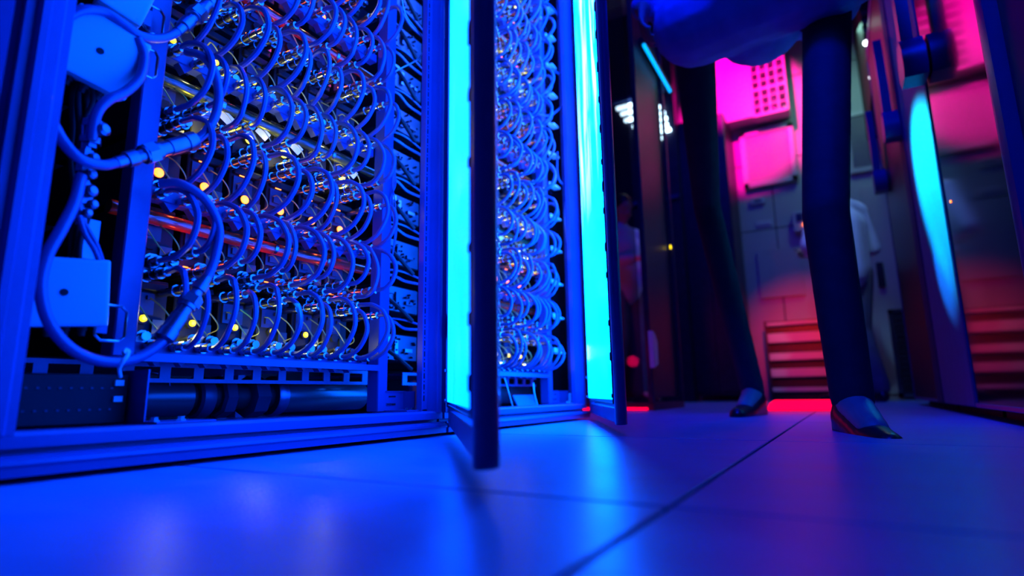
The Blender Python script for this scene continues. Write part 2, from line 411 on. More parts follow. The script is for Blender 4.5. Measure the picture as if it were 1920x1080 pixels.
for i in (0, 1):
    oy = i*CW
    for k in range(NROW[i]):
        z = Z0+k*PITCHZ
        # manifold bar of the row, hoses screwed into its front
        b = B(); bx(b, (-.850, .400+oy, z-.011), (-.829, .848+oy, z+.008))
        for q in range(11): y = .43+oy+q*DY; prism(b, [(y, z-.011), (y+.022, z-.011), (y+.011, z-.024)], 'x', -.845, -.831)
        bevel(b, .0012, 1)
        if k % 2: b.free()
        else: t = obj('coolant_manifold', b, 'frame paint', loc=(-.836, .624+oy, z)); tag(t, 'steel manifold bar feeding hoses of %s in the %s' % (ROWN[k], CABN[i]), 'manifold', 'coolant manifold bars')
        if k % 2 == 0 and k > 0:
            c = ('red glass tube', 'clear tube')[(k//2+1) % 2]
            b = B(); tube(b, [(-.866, .375+oy, z-.026), (-.866, .62+oy, z-.030), (-.866, .88+oy, z-.027)], .0105, 14, 6)
            r = obj('coolant_tube', b, c, loc=(-.875, .62+oy, z))
            tag(r, '%s coolant tube running level behind %s of the %s' % ('glossy red' if c[0] == 'r' else 'clear glassy', ROWN[k], CABN[i]), 'tube', 'long coolant tubes')
            for yy in (.40, .52, .64, .76):
                b = B(); lathe(b, (-.866, yy+oy, z-.028), (0, 1, 0), [(0, .0125), (.006, .0125)], 12); obj('pipe_clamp', b, 'steel', r)
        for j in range(12):
            if i == 1 and j < 3: continue
            kind = (j+1) % 2
            y = Y0H+oy+j*DY-(.010 if k % 2 else 0)
            place_hose(kind+2*(k % 2), random.randrange(3), (-.80+random.uniform(-.002, .002), y, z+.003 if k % 2 == 0 else z+PITCHZ-.006),
                       '%s hose loop from the left in %s of the %s' % (ORD[j], ROWN[k], CABN[i]), 'coolant hose loops')
        for j in range(6):
            if i == 1 and j < 1: continue
            st = STY[k]
            if st == 'yellow' and (j+k) % 4 == 3: st = 'off'
            if st == 'white' and j % 2: st = 'off' if i == 0 and j == 5 else st
            if st in blades: o = copy_tree(blades[st])
            else: o = blades[st] = blade_proto(st)
            o.location = (-.80, Y0H+oy+DY*(2*j+.5), z)
            lamp = {'yellow': 'yellow lamp', 'red': 'red lamp', 'orange': 'orange lamp', 'white': 'pale lamp and paper tags', 'off': 'unlit front'}[st]
            tag(o, 'server with %s, %s from left, %s, %s' % (lamp, ORD[j], ROWS[k], CABN[i]), 'server', 'compute servers behind the hoses')
# lamps of the blades, lighting the couplings around them
def light(kind, name, loc, col, e, size=.05, rot=None, sy=None, spot=None, blend=.5, tgt=None, spread=None):
    l = bpy.data.lights.new(name, kind); l.color = col; l.energy = e
    if kind == 'AREA':
        l.size = size
        if sy: l.shape = 'RECTANGLE'; l.size_y = sy
        if spread: l.spread = spread
    else: l.shadow_soft_size = size
    if kind == 'SPOT': l.spot_size = spot; l.spot_blend = blend
    o = bpy.data.objects.new(name, l); C.objects.link(o); o.location = loc
    if tgt is not None: o.rotation_euler = (Vector(tgt)-Vector(loc)).to_track_quat('-Z', 'Y').to_euler()
    elif rot: o.rotation_euler = rot
    return o
for i in (0, 1):
    oy = i*CW
    for k in range(NROW[i]):
        st = STY[k]
        col = {'yellow': (1, .9, .02), 'white': (1, 1, .25), 'red': (1, .06, .01), 'orange': (1, .13, .01)}[st]
        for j in range(3):
            y = Y0H+oy+DY*(4*j+1.6)
            if i == 1 and j == 0: continue
            light('POINT', 'blade_glow', (-.858, y, Z0+k*PITCHZ+.030), col, (1, .5)[i]*{'yellow': .15, 'white': .07, 'red': .035, 'orange': .05}[st], .004)
    light('AREA', 'shelf_glow', (-.852, .60+oy, Z0+.078), (0, .4, 1), .12, .38, rot=(0, 0, 0), sy=.02)
# ------------------------------------------------------------------ left column of cabinet one: boxes, thick hoses, fittings
def junction_box(px, py, X, size, roll, tilt, label, hole=True):
    c = PX(px, py, X); nrm = (EYE-c).normalized()
    q = nrm.to_track_quat('Z', 'Y').to_matrix() @ Matrix.Rotation(roll, 3, 'Z') @ Matrix.Rotation(tilt[0], 3, 'X') @ Matrix.Rotation(tilt[1], 3, 'Y')
    t = thing('junction_box', label, 'junction box', c, 'white junction boxes in the left column of the near cabinet')
    def tr(b):
        for v in b.verts: v.co = q @ v.co+c
        return b
    s = size/2
    b = B(); bx(b, (-s, -s, -.032), (s, s, -.006)); bevel(b, .010, 4); obj('box_body', tr(b), 'speckled plastic', t)
    b = B(); bx(b, (-s+.001, -s+.001, -.007), (s-.001, s-.001, .002)); bevel(b, .008, 4); lid = obj('lid', tr(b), 'speckled plastic', t)
    b = B(); lathe(b, (-.004, 0, .0015), (0, 0, 1), [(0, .0042), (.0012, .0042), (.0013, .003)], 14); obj('center_screw', tr(b), 'black plastic', lid)
    b = B()
    for x, y in ((-.7, -.7), (.7, -.7), (.7, .7), (-.7, .7)): lathe(b, (x*s, y*s, .0015), (0, 0, 1), [(0, .0012), (.0009, .001)], 8)
    obj('corner_screws', tr(b), 'speckled plastic', lid)
    b = B()
    for x in (-.4, 0, .4): lathe(b, (x*s, -s+.001, -.019), (0, -1, 0), [(0, .0055), (.006, .0055), (.0061, .004), (.012, .004)], 10)
    obj('cable_gland', tr(b), 'black plastic', t)
    return t
junction_box(128, 548, -.765, .081, .07, (0, .12), 'white square junction box low beside the left post, nearest the floor')
junction_box(194, 100, -.755, .084, -.27, (-.25, .15), 'white junction box set cornerwise below the top one')
junction_box(240, -4, -.775, .054, -.30, (-.45, .1), 'small white junction box at the top edge of the near cabinet')
def thick_hose(name, pts, r, label, cat='hose', group='thick hoses in the left column of the near cabinet', m='big hose rubber', fit=()):
    P = [PX(*p) for p in pts]
    b = B(); tube(b, P, r, 12, 8)
    o = obj(name, b, m, loc=P[0]); tag(o, label, cat, group)
    for (i0, i1) in fit:
        a, c = P[i0], P[i1]; d = c-a; L = d.length
        b = B(); s = r/.0065
        lathe(b, a, d, [(0, .0075*s), (L*.10, .0078*s), (L*.11, .0105*s), (L*.22, .0105*s), (L*.23, .008*s), (L*.30, .0088*s), (L*.31, .0125*s), (L*.50, .0125*s), (L*.51, .0098*s), (L*.62, .0098*s), (L*.63, .0112*s), (L*.84, .0112*s), (L*.85, .013*s), (L*.97, .013*s), (L, .008*s)], 12)
        b2 = obj('quick_coupling', b, 'brushed steel', o)
        b = B(); mid = a+d*.4; lathe(b, a+d*.33, d, [(0, .0145*s), (L*.12, .0145*s)], 6); obj('hex_nut', b, 'brushed steel', o)
    return o
thick_hose('coolant_supply_hose', [(95, 225, -.735), (118, 265, -.735), (150, 298, -.735), (190, 309, -.738), (218, 305, -.74), (300, 283, -.745), (368, 262, -.742), (400, 225, -.735), (410, 180, -.735), (402, 135, -.735), (380, 106, -.745), (350, 97, -.77)], .0062, 'thick hose curving from the left post through a coupling up past the rack post', fit=((4, 6),))
thick_hose('coolant_supply_hose', [(300, 345, -.77), (340, 345, -.75), (385, 375, -.738), (410, 425, -.735), (405, 475, -.735), (388, 520, -.735), (345, 580, -.735), (305, 638, -.735), (255, 672, -.735), (195, 678, -.735), (135, 655, -.735), (92, 605, -.735), (76, 540, -.735), (88, 480, -.735), (115, 430, -.735), (140, 380, -.74), (152, 330, -.75)], .0062, 'long thick hose looping under the lowest junction box with an angled coupling', fit=((5, 7),))
thick_hose('coolant_supply_hose', [(120, 35, -.745), (155, 19, -.74), (195, 22, -.74), (228, 42, -.74), (262, 66, -.742), (300, 72, -.745), (332, 60, -.75), (372, 30, -.76), (420, -20, -.77)], .0058, 'thick hose arching over the cornerwise junction box into a coupling at the top', fit=((6, 8),))
thick_hose('coolant_supply_hose', [(258, 72, -.742), (270, 105, -.742), (262, 145, -.742), (235, 172, -.742), (205, 186, -.742), (185, 206, -.745), (176, 232, -.75), (172, 262, -.755)], .0060, 'thick hose bending down behind the right corner of the cornerwise box')
thick_hose('signal_cable', [(148, 405, -.755), (160, 440, -.752), (178, 470, -.752), (190, 505, -.76), (192, 540, -.775)], .0032, 'thin black cable dropping behind the lowest junction box', 'cable')
thick_hose('signal_cable', [(150, 405, -.757), (168, 436, -.754), (182, 462, -.754), (194, 500, -.765), (197, 540, -.78)], .0028, 'thinner cable dropping just right of its twin behind the lowest box', 'cable')
# tangled dark cables behind, and a chain of valves
for n, (x0, x1, z) in enumerate(((140, 132, .80), (150, 146, .79), (163, 158, .80), (171, 150, .785), (156, 168, .80))):
    thick_hose('signal_cable', [(x0, 150, -z), (x0-6+n*3, 190, -z), (x1+4, 240, -z), (x1, 300, -z), (x0, 380, -z), (x1, 460, -z), (x1, 560, -z)], .003, 'dark cable hanging behind the boxes, %s of five from the left' % ORD[n], 'cable', 'dark cables behind the junction boxes', 'black plastic')
def valve(px, py, X, s, label):
    c = PX(px, py, X); t = thing('valve', label, 'valve', c, 'valves on the left column pipe')
    b = B(); lathe(b, c+Vector((0, 0, -.016*s)), (0, 0, 1), [(0, .006*s), (.004*s, .006*s), (.0041*s, .009*s), (.010*s, .009*s), (.0101*s, .006*s), (.020*s, .006*s), (.0201*s, .0085*s), (.027*s, .0085*s), (.0271*s, .005*s), (.032*s, .005*s)], 6); obj('valve_body', b, 'brushed steel', t)
    b = B(); lathe(b, c, (1, .3, .1), [(0, .0045*s), (.010*s, .0045*s), (.0101*s, .0065*s), (.015*s, .0065*s), (.017*s, .004*s)], 10); obj('valve_cap', b, 'brushed steel', t)
    return t
for n, (x, y, s) in enumerate(((172, 248, 1.3), (160, 300, 1.0), (155, 330, 1.0), (152, 362, 1.15), (160, 386, .9), (152, 402, .8))):
    valve(x, y, -.765, s, 'small steel valve, %s from the top on the left column pipe' % ORD[n])
b = B(); tube(b, [PX(158, 235, -.768), PX(156, 330, -.768), PX(153, 410, -.768)], .0042, 10, 4); bx(b, PX(165, 440, -.79)+Vector((-.004, -.012, -.03)), PX(165, 440, -.79)+Vector((.0, .012, .02)))
tag(obj('riser_pipe', b, 'brushed steel', loc=PX(155, 400, -.768)), 'thin upright steel pipe carrying the valves above the lowest box', 'pipe')
def clip(px, py, X, w, h, label):
    c = PX(px, py, X); t = thing('cable_clip', label, 'cable clip', c, 'wire cable clips by the rack post')
    b = B(); y, z = w/2, h/2
    P = [(-y, -z*.7), (-y*.6, -z), (y*.6, -z), (y, -z*.7), (y, z*.7), (y*.6, z), (-y*.6, z), (-y, z*.7), (-y, -z*.7)]
    tube(b, [c+Vector((0, p, q)) for p, q in P], .0018, 6, 0); obj('clip_ring', b, 'steel', t)
    b = B(); bx(b, c+Vector((-.004, -y*.9, -z*.6)), c+Vector((0, -y*.2, z*.6))); obj('clip_plate', b, 'frame paint', t)
clip(208, 606, -.785, .034, .044, 'wire cable clip beside the lowest junction box')
clip(288, 38, -.785, .026, .040, 'wire cable clip beside the top junction box')
clip(280, 118, -.785, .020, .040, 'wire cable clip right of the cornerwise junction box')
b = B(); P0 = PX(232, 662, -.745); tube(b, [PX(236, 655, -.738), PX(240, 664, -.73), PX(232, 676, -.728), PX(224, 690, -.735), PX(226, 706, -.745)], .0022, 6, 6); lathe(b, PX(234, 662, -.737), (1, 0, .3), [(0, .004), (.006, .004)], 8)
tag(obj('cable_tie', b, 'white plastic', loc=P0), 'pale cable tie holding the long looping hose at its bottom', 'cable tie')
# control module low at the left
def mod():
    a, c = PX(40, 792, -.79), PX(252, 792, -.79)
    t = thing('control_module', 'dark control module with small lights low at the left of the near cabinet', 'module', (-.80, (a.y+c.y)/2, .051))
    b = B(); bx(b, (-.95, .262, .051), (-.80, c.y-.006, .112)); bevel(b, .002, 1); obj('housing', b, 'black plastic', t)
    for zz in (.068, .094):
        b = B()
        for k in range(9): bx(b, (-.8005, .285+k*.011, zz), (-.799, .288+k*.011, zz+.002))
        obj('indicator_lights', b, 'cyan led' if 0 else 'dark metal', t, False)
    for zz in (.078, .098):
        b = B(); bx(b, (-.801, c.y-.024, zz), (-.796, c.y-.014, zz+.007)); obj('socket', b, 'white plastic', t, False)
    t2 = thing('mounting_bracket', 'upright bracket plate bolted to the rail beside the control module', 'bracket', (-.775, c.y, .05))
    b = B(); bx(b, (-.86, c.y-.002, .05), (-.765, c.y, .118)); bx(b, (-.80, c.y-.002, .0505), (-.735, c.y+.075, .0530)); obj('plate', b, 'frame paint', t2, False)
    for q in ((290, 785), (340, 783)):
        p = PZ(*q, .0505); p = PX(q[0], q[1]-2, -.75)
        b = B(); lathe(b, (p.x, p.y, .053), (0, 0, 1), [(0, .0065), (.002, .0065), (.0021, .0045), (.0055, .0045)], 6); obj('bolt', b, 'steel', t2)
mod()
# ------------------------------------------------------------------ big pipes under the shelf (both cabinets)
def pipes(i):
    oy = i*CW; z = .083; X = -.93
    t = thing('cooling_pipe', 'fat dark cooling pipe with flanges under the shelf of the %s' % CABN[i], 'pipe', (X, .66+oy, .05), 'fat cooling pipes under the shelves')
    b = B(); lathe(b, (X, .725+oy, z), (0, 1, 0), [(0, .030), (.20, .030), (.205, .028)], 28); obj('pipe_run', b, 'pipe rubber', t)
    b = B(); lathe(b, (X, .47+oy, z), (0, 1, 0), [(0, .022), (.24, .022)], 20); obj('inner_pipe', b, 'black plastic', t)
    b = B(); lathe(b, (X, .70+oy, z), (0, 1, 0), [(0, .034), (.004, .037), (.012, .037), (.014, .034), (.022, .034), (.024, .030)], 28); obj('flange', b, 'brushed steel', t)
    b = B(); lathe(b, (X, .65+oy, z), (0, 1, 0), [(0, .030), (.004, .037), (.030, .037), (.034, .033)], 8); obj('hex_flange', b, 'dark metal', t)
    b = B(); lathe(b, (X, .595+oy, z), (0, 1, 0), [(0, .030), (.004, .035), (.022, .035), (.026, .031)], 8); obj('hex_flange', b, 'dark metal', t)
    b = B(); lathe(b, (X, .555+oy, z), (0, 1, 0), [(0, .030), (.004, .034), (.022, .034), (.026, .031)], 24); obj('flange', b, 'dark metal', t)
    b = B(); tube(b, [(-.85, .36+oy, z), (-.88, .40+oy, z), (-.92, .45+oy, z), (X, .50+oy, z), (X, .545+oy, z)], .030, 24, 5); obj('elbow', b, 'pipe rubber', t)
    b = B(); tube(b, [(X+.02, .44+oy, .118), (X+.03, .47+oy, .122), (X+.025, .50+oy, .112), (X+.02, .51+oy, .09)], .002, 6, 6); obj('clamp_wire', b, 'steel', t)
    # bracket at the right
    t = thing('mounting_bracket', 'slotted bracket plate at the right foot of the %s' % CABN[i], 'bracket', (-.80, .90+oy, .05))
    b = B(); bx(b, (-.803, .872+oy, .051), (-.800, .928+oy, .090)); bx(b, (-.80, .926+oy, .051), (-.77, .928+oy, .090)); bx(b, (-.81, .872+oy, .089), (-.797, .930+oy, .0905)); bx(b, (-.80, .87+oy, .0505), (-.742, .935+oy, .053)); obj('plate', b, 'frame paint', t, False)
    b = B(); bx(b, (-.8, .882+oy, .062), (-.7992, .902+oy, .066)); bx(b, (-.8, .882+oy, .078), (-.7992, .902+oy, .081)); obj('slots', b, 'black plastic', t, False)
    for y in (.878, .893):
        b = B(); lathe(b, (-.757, y+oy+.01, .053), (0, 0, 1), [(0, .005), (.0015, .005), (.0016, .0035), (.0045, .0035)], 6); obj('bolt', b, 'steel', t)
    b = B(); lathe(b, (-.80, .874+oy, .064), (0, 1, 0), [(0, .003), (.014, .003)], 8); obj('screw', b, 'steel', t)
for i in (0, 1): pipes(i)
# cable duct with modules to the right of the rack post
def side_gear(i):
    oy = i*CW
    n = 9 if i == 0 else 13
    for k in range(n):
        z = .16+k*PITCHZ
        t = thing('relay_module', 'dark relay module, %s up the right side of the %s' % (ORD[k], CABN[i]), 'module', (-.90, .905+oy, z), 'relay modules at the right side of the cabinets')
        b = B(); bx(b, (-.97, .935+oy, z), (-.885, 1.07+oy, z+.060)); bevel(b, .002, 1); obj('housing', b, 'black plastic', t, False)
        b = B(); bx(b, (-.886, .938+oy, z+.002), (-.884, 1.066+oy, z+.058))
        for q in range(16):
            yy = .94+oy+random.random()*.12; zz = z+.005+random.random()*.050
            lathe(b, (-.885, yy, zz), (1, 0, 0), [(0, .0025), (.008, .0025), (.010, .0012)], 8)
        obj('terminals', b, 'dark metal', t)
        for c0, c1 in (((-.885, .985+oy, z+.012), (-.878, .995+oy, z+.046)), ((-.885, 1.02+oy, z+.02), (-.878, 1.045+oy, z+.028)), ((-.885, .95+oy, z+.04), (-.876, .975+oy, z+.052))):
            b = B(); bx(b, c0, c1); obj('terminal_block', b, 'brushed steel' if k % 3 == 0 else 'dark metal', t, False)
        b = B(); tube(b, [(-.878, .92+oy, z+.076), (-.868, .96+oy, z+.080+random.uniform(-.008, .008)), (-.874, 1.01+oy, z+.074), (-.88, 1.08+oy, z+.078)], .0035, 6, 5)
        tube(b, [(-.876, .92+oy, z+.086), (-.864, .98+oy, z+.092), (-.874, 1.07+oy, z+.088)], .0025, 6, 5)
        tag(obj('signal_cable', b, 'big hose rubber', loc=(-.87, .9+oy, z+.056)), 'level cable pair above the %s relay module of the %s' % (ORD[k], CABN[i]), 'cable', 'level cables over relay modules')
        if i == 1:
            b = B(); bx(b, (-.80, .888+oy, z+.046), (-.775, .925+oy, z+.052)); bx(b, (-.80, .888+oy, z+.046), (-.796, .925+oy, z+.066))
            tag(obj('bracket', b, 'white plastic', False or None, False, loc=(-.79, .9+oy, z+.05)), 'pale angle bracket, %s up the right side of far cabinet' % ORD[k], 'bracket', 'pale angle brackets in the far cabinet')
        else:
            b = B(); tube(b, [(-.86, .91, z+.03), (-.85, .95, z+.01), (-.86, 1.02, z-.02)], .005, 8, 4); lathe(b, (-.853, .96, z+.006), (0, .8, -.3), [(0, .007), (.004, .007)], 8)
            tag(obj('cable_bundle', b, 'black plastic', loc=(-.84, .9, z)), 'tied dark cable bundle beside the %s relay module, near cabinet' % ORD[k], 'cable', 'tied bundles in the near cabinet')
for i in (0, 1): side_gear(i)
def cable(pts, r, label, m='white plastic', n='thin_cable'):
    b = B(); tube(b, pts, r, 8, 8); return tag(obj(n, b, m, loc=pts[0]), label, 'cable', 'thin loose cables by the rack posts')
cable([PX(752, -10, -.79), PX(762, 30, -.785), PX(792, 70, -.78), (PX(796, 90, -.78)), PX(782, 112, -.785), PX(748, 130, -.795), PX(738, 137, -.81)], .0016, 'thin pale cable looping out at the top right of near cabinet')
for n in range(3):
    cable([PX(738+n*2, 300, -.795), PX(742-n*3, 345, -.79+n*.003), PX(732+n*4, 375, -.795), PX(740+n*2, 430, -.79), PX(736, 480, -.80)], .0013, 'thin cable hanging by the right rack post, %s of three' % ORD[n], 'hose rubber')
cable([PX(806, 530, -.755), PX(799, 580, -.75), PX(802, 630, -.752), PX(803, 690, -.757)], .0013, 'thin wire beside the right post of near cabinet', 'hose rubber')
cable([PX(1061, 200, -.76), PX(1064, 330, -.76), PX(1060, 420, -.76), PX(1077, 560, -.76), PX(1082, 680, -.76), PX(1074, 735, -.76)], .003, 'pale cable running down to the white plug in far cabinet')
cable([PX(1000, -10, -.77), PX(1040, 20, -.765), PX(1058, 70, -.76), PX(1050, 125, -.77)], .0035, 'pale cable arching at the top of far cabinet', 'hose rubber')
cable([PX(1035, 130, -.765), PX(1060, 150, -.76), PX(1062, 185, -.76), PX(1035, 215, -.77), PX(1010, 215, -.78)], .0035, 'wide cable loop beside upper hoses of far cabinet', 'hose rubber')
cable([PX(1045, 285, -.77), PX(1046, 330, -.765), PX(1060, 352, -.76)], .003, 'short cable tail beside upper brackets of far cabinet', 'hose rubber')
b = B(); p = PX(1074, 748, -.76); bx(b, p-Vector((.006, .02, .018)), p+Vector((.006, .02, .018))); bevel(b, .002, 1); tag(obj('power_plug', b, 'white plastic', loc=p), 'white plug standing at the right foot of the far cabinet', 'plug')
t = thing('tilted_tray', 'pale tilted metal tray on two wire legs, floor of the far cabinet', 'tray', PX(985, 757, -.79))
b = B(); c = PX(985, 752, -.785); bx(b, c-Vector((.002, .058, .018)), c+Vector((.002, .058, .018)), rot=Matrix.Rotation(-.5, 3, 'Y')); obj('plate', b, 'frame paint', t, False)
b = B(); tube(b, [PX(962, 765, -.78), PX(955, 740, -.78), PX(946, 708, -.785)], .002, 6, 3); obj('wire_leg', b, 'white plastic', t)
b = B(); tube(b, [PX(1008, 760, -.78), PX(1002, 738, -.78), PX(1000, 718, -.785)], .002, 6, 3); obj('wire_leg', b, 'white plastic', t)
# ------------------------------------------------------------------ glass screen beyond the passage (left, middle distance)
def screen():
    XS = -.77; YA, YB = 2.62, 3.16
    t = thing('glass_cabinet', 'dark glass-fronted cabinet with a yellow lamp beyond the open doors', 'glass cabinet', (XS-.3, 2.9, 0))
    def post(x, y, w, n='corner_post'):
        b = B(); bx(b, (x-w, y-w*.5, .0), (x, y+w*.5, 2.25)); bevel(b, .006, 2); obj(n, b, 'dark metal', t)
    post(XS, YA, .026); post(XS, YB, .02)
    post(XS-.62, YA, .03)
    b = B(); bx(b, (XS-.58, YA-.004, .06), (XS-.05, YA+.004, 2.2)); obj('side_glass', b, 'smoked glass', t, False)
    b = B(); bx(b, (XS-.03, YA+.03, .06), (XS-.022, YB-.02, 2.2)); obj('front_glass', b, 'dark metal', t, False)
    for c0, c1 in (((XS-.62, YA-.02, .0), (XS, YA+.02, .035)), ((XS-.62, YA-.02, 2.2), (XS, YA+.02, 2.25)), ((XS-.04, YA+.021, .0), (XS, YB, .035)), ((XS-.04, YA+.021, 2.2), (XS, YB, 2.25))):
        b = B(); bx(b, c0, c1); obj('frame_rail', b, 'dark metal', t)
    b = B(); c = PX(1258, 463, XS); lathe(b, (XS-.004, c.y, c.z), (1, 0, 0), [(0, .011), (.003, .011), (.005, .006)], 16); obj('status_lamp', b, 'small yellow led', t)
    b = B(); p, q = PX(1226, 690, XS+.012), PX(1226, 622, XS+.012)
    prism(b, [(p.y-.02, p.z), (p.y+.045, p.z+.02), (p.y+.05, q.z-.05), (p.y+.02, q.z-.015), (p.y-.02, q.z)], 'x', XS, XS+.022); bevel(b, .003, 1)
    obj('door_handle', b, 'white plastic', t)
screen()
# LED machine glimpsed through the glass
def led_rack():
    Y = 4.9
    a = PY(1150, 400, Y); c = PY(1262, 180, Y)
    t = thing('lit_server_rack', 'tall rack with rows of bright white light bars seen through the glass', 'server rack', (-1.3, Y+.25, 0))
    a0, a1 = PY(1135, 190, Y).x, PY(1266, 260, Y).x
    b = B(); bx(b, (a0, Y+.03, 0), (a1, Y+.14, PY(1180, 20, Y).z)); obj('rack_body', b, 'dark metal', t, False)
    b = B(); z = PY(1150, 195, Y).z; bx(b, (a0, Y-.01, z), (a1, Y+.03, z+.03)); z = PY(1150, 392, Y).z; bx(b, (a0, Y-.01, z), (a1, Y+.03, z+.03)); bx(b, (a0, Y-.01, .2), (a0+.03, Y+.03, 3.2)); obj('rack_rail', b, 'frame paint', t)
    # stepped bars of light (x from, x to, y in the frame of the photo)
    for x0, x1, y in ((1155, 1197, 199), (1163, 1199, 210), (1170, 1200, 223), (1186, 1201, 237), (1196, 1202, 246), (1216, 1243, 203), (1216, 1246, 215), (1216, 1250, 226), (1216, 1252, 238), (1218, 1233, 247), (1238, 1257, 245), (1218, 1240, 261)):
        p, q = PY(x0, y+1, Y), PY(x1, y-4, Y)
        b = B(); zz = (p.z+q.z)/2; bx(b, (p.x, Y+.0, zz-.015), (q.x, Y+.03, zz+.015)); bevel(b, .008, 2); obj('light_bar', b, 'white light bar', t)
led_rack()
def dots():
    t = thing('ceiling_light_strip', 'slanting row of small cyan lamps high behind the glass cabinet', 'light strip', PX(1230, 125, -.76))
    for k in range(17):
        f = k/16; x = 1207+48*f; y = 86+84*f
        p = PX(x, y, -.76)
        b = B(); lathe(b, p, (1, -.3, -.2), [(0, .012), (.006, .012), (.010, .006)], 8); obj('lamp', b, 'cyan led', t)
    a, c = PX(1203, 76, -.775), PX(1258, 172, -.775)
    b = B(); tube(b, [a, c], .02, 8, 0); obj('lamp_rail', b, 'dark metal', t)
dots()
# tall dark cabinet further off, left of the red light
Y = 5.07; a, c = PY(1304, 747, Y), PY(1402, 747, Y)
t = thing('tall_cabinet', 'tall closed dark cabinet on small feet left of the red wall', 'cabinet', ((a.x+c.x)/2, Y+.3, 0))
b = B(); bx(b, (a.x, Y, .05), (c.x, YW-.02, 2.55)); bevel(b, .006, 1); obj('cabinet_body', b, 'dark metal', t, False)
b = B(); bx(b, (a.x+.02, Y-.012, .08), ((a.x+c.x)/2-.004, Y, 2.5)); obj('cabinet_door', b, 'dark metal', t, False)
b = B(); bx(b, ((a.x+c.x)/2+.004, Y-.012, .08), (c.x-.02, Y, 2.5)); obj('cabinet_door', b, 'dark metal', t, False)
for x in (a.x+.04, c.x-.04):
    b = B(); lathe(b, (x, Y+.04, 0), (0, 0, 1), [(0, .022), (.006, .022), (.008, .010), (.05, .010)], 12); obj('foot', b, 'steel', t)
# ------------------------------------------------------------------ far wall fittings
def wallrect(x0, y0, x1, y1, Y=YW): 
    p, q = PY(x0, y1, Y), PY(x1, y0, Y); return min(p.x, q.x), max(p.x, q.x), min(p.z, q.z), max(p.z, q.z)
def wall_unit():
    X0, X1, z0, z1 = -1.02, -.22, 2.50, 3.20
    X0 = PY(1350, 180, YW).x; X1 = PY(1476, 170, YW).x; z0 = PY(1410, 238, YW).z; z1 = PY(1400, 118, YW).z
    t = thing('wall_cabinet', 'pink-lit wall cabinet with a blank door and a lattice of small cells', 'cabinet', ((X0+X1)/2, YW, z0))
    xm = X0+(X1-X0)*.52; D = .22
    b = B(); bx(b, (X0, YW-D, z0), (xm, YW-.005, z1)); bevel(b, .01, 2); obj('blank_door', b, 'wall metal', t)
    b = B()
    bx(b, (xm, YW-.05, z0), (X1, YW-.005, z1))
    obj('back_board', b, 'dark metal', t, False)
    b = B(); nx, nz = 4, 8
    for k in range(nx+1): x = xm+(X1-xm)*k/nx; bx(b, (x-.008, YW-D, z0), (x+.008, YW-.05, z1))
    for k in range(nz+1):
        z = z0+(z1-z0)*k/nz; w = .024 if k in (0, 3, 8) else .012; bx(b, (xm, YW-D-.004, z-w/2), (X1, YW-.05, z+w/2))
    obj('lattice', b, 'wall metal', t, False)
    b = B()
    for k in range(nx):
        for m_ in range(nz):
            if random.random() < .6:
                x = xm+(X1-xm)*(k+.5)/nx; z = z0+(z1-z0)*(m_+.4)/nz; lathe(b, (x, YW-D+.03, z), (0, -1, 0), [(0, .016), (.02, .014), (.024, .006)], 8)
    obj('connector_studs', b, 'steel', t)
    # grille
    X0, X1, z0, z1 = PY(1392, 300, YW).x, PY(1492, 290, YW).x, PY(1445, 349, YW).z, PY(1440, 243, YW).z
    t = thing('ventilation_grille', 'pink-lit square ventilation grille below the wall cabinet', 'grille', ((X0+X1)/2, YW, z0))
    b = B(); w = .045; D = .06
    bx(b, (X0, YW-D, z0), (X0+w, YW-.003, z1)); bx(b, (X1-w, YW-D, z0), (X1, YW-.003, z1)); bx(b, (X0, YW-D, z0), (X1, YW-.003, z0+w)); bx(b, (X0, YW-D, z1-w), (X1, YW-.003, z1)); obj('grille_frame', b, 'wall metal', t, False)
    b = B(); n = 22
    for k in range(n): x = X0+w+(X1-X0-2*w)*(k+.5)/n; bx(b, (x-.004, YW-.045, z0+w), (x+.004, YW-.035, z1-w))
    for k in range(n): z = z0+w+(z1-z0-2*w)*(k+.5)/n; bx(b, (X0+w, YW-.047, z-.004), (X1-w, YW-.037, z+.004))
    obj('grille_mesh', b, 'wall metal', t, False)
    b = B(); bx(b, (X0+w, YW-.012, z0+w), (X1-w, YW-.006, z1-w)); obj('grille_back', b, 'dark metal', t, False)
wall_unit()
def box_on_wall(name, r, D, m, label, cat, extra=None):
    t = thing(name, label, cat, ((r[0]+r[1])/2, YW, r[2]))
    b = B(); bx(b, (r[0], YW-D, r[2]), (r[1], YW-.002, r[3])); bevel(b, .004, 1); obj('body', b, m, t, False)
    return t
r = wallrect(1409, 370, 1434, 386); t = box_on_wall('wall_socket', r, .03, 'wall metal', 'small square wall socket under the pink grille', 'socket')
b = B(); bx(b, (r[0]+.03, YW-.034, r[2]+.02), (r[1]-.03, YW-.03, r[3]-.02)); obj('socket_face', b, 'dark metal', t, False)
r = wallrect(1419, 412, 1446, 426); t = box_on_wall('wall_plaque', r, .012, 'white plastic', 'bright red-lit plaque under the wall socket', 'plaque')
b = B(); bx(b, (r[0]+.012, YW-.0135, r[2]+.012), (r[1]-.012, YW-.012, r[3]-.012)); obj('plaque_face', b, 'wall metal', t, False)
r = wallrect(1490, 396, 1516, 438); t = box_on_wall('control_box', r, .07, 'wall metal', 'red-lit control box with a round indicator right of the plaque', 'control panel')
b = B(); lathe(b, ((r[0]+r[1])/2+.03, YW-.07, r[2]+.05), (0, -1, 0), [(0, .02), (.01, .02), (.015, .012)], 14); obj('indicator_lamp', b, 'orange led', t)
b = B(); bx(b, (r[0]+.03, YW-.078, r[2]+.09), (r[1]-.05, YW-.07, r[3]-.03)); obj('cover', b, 'dark metal', t, False)
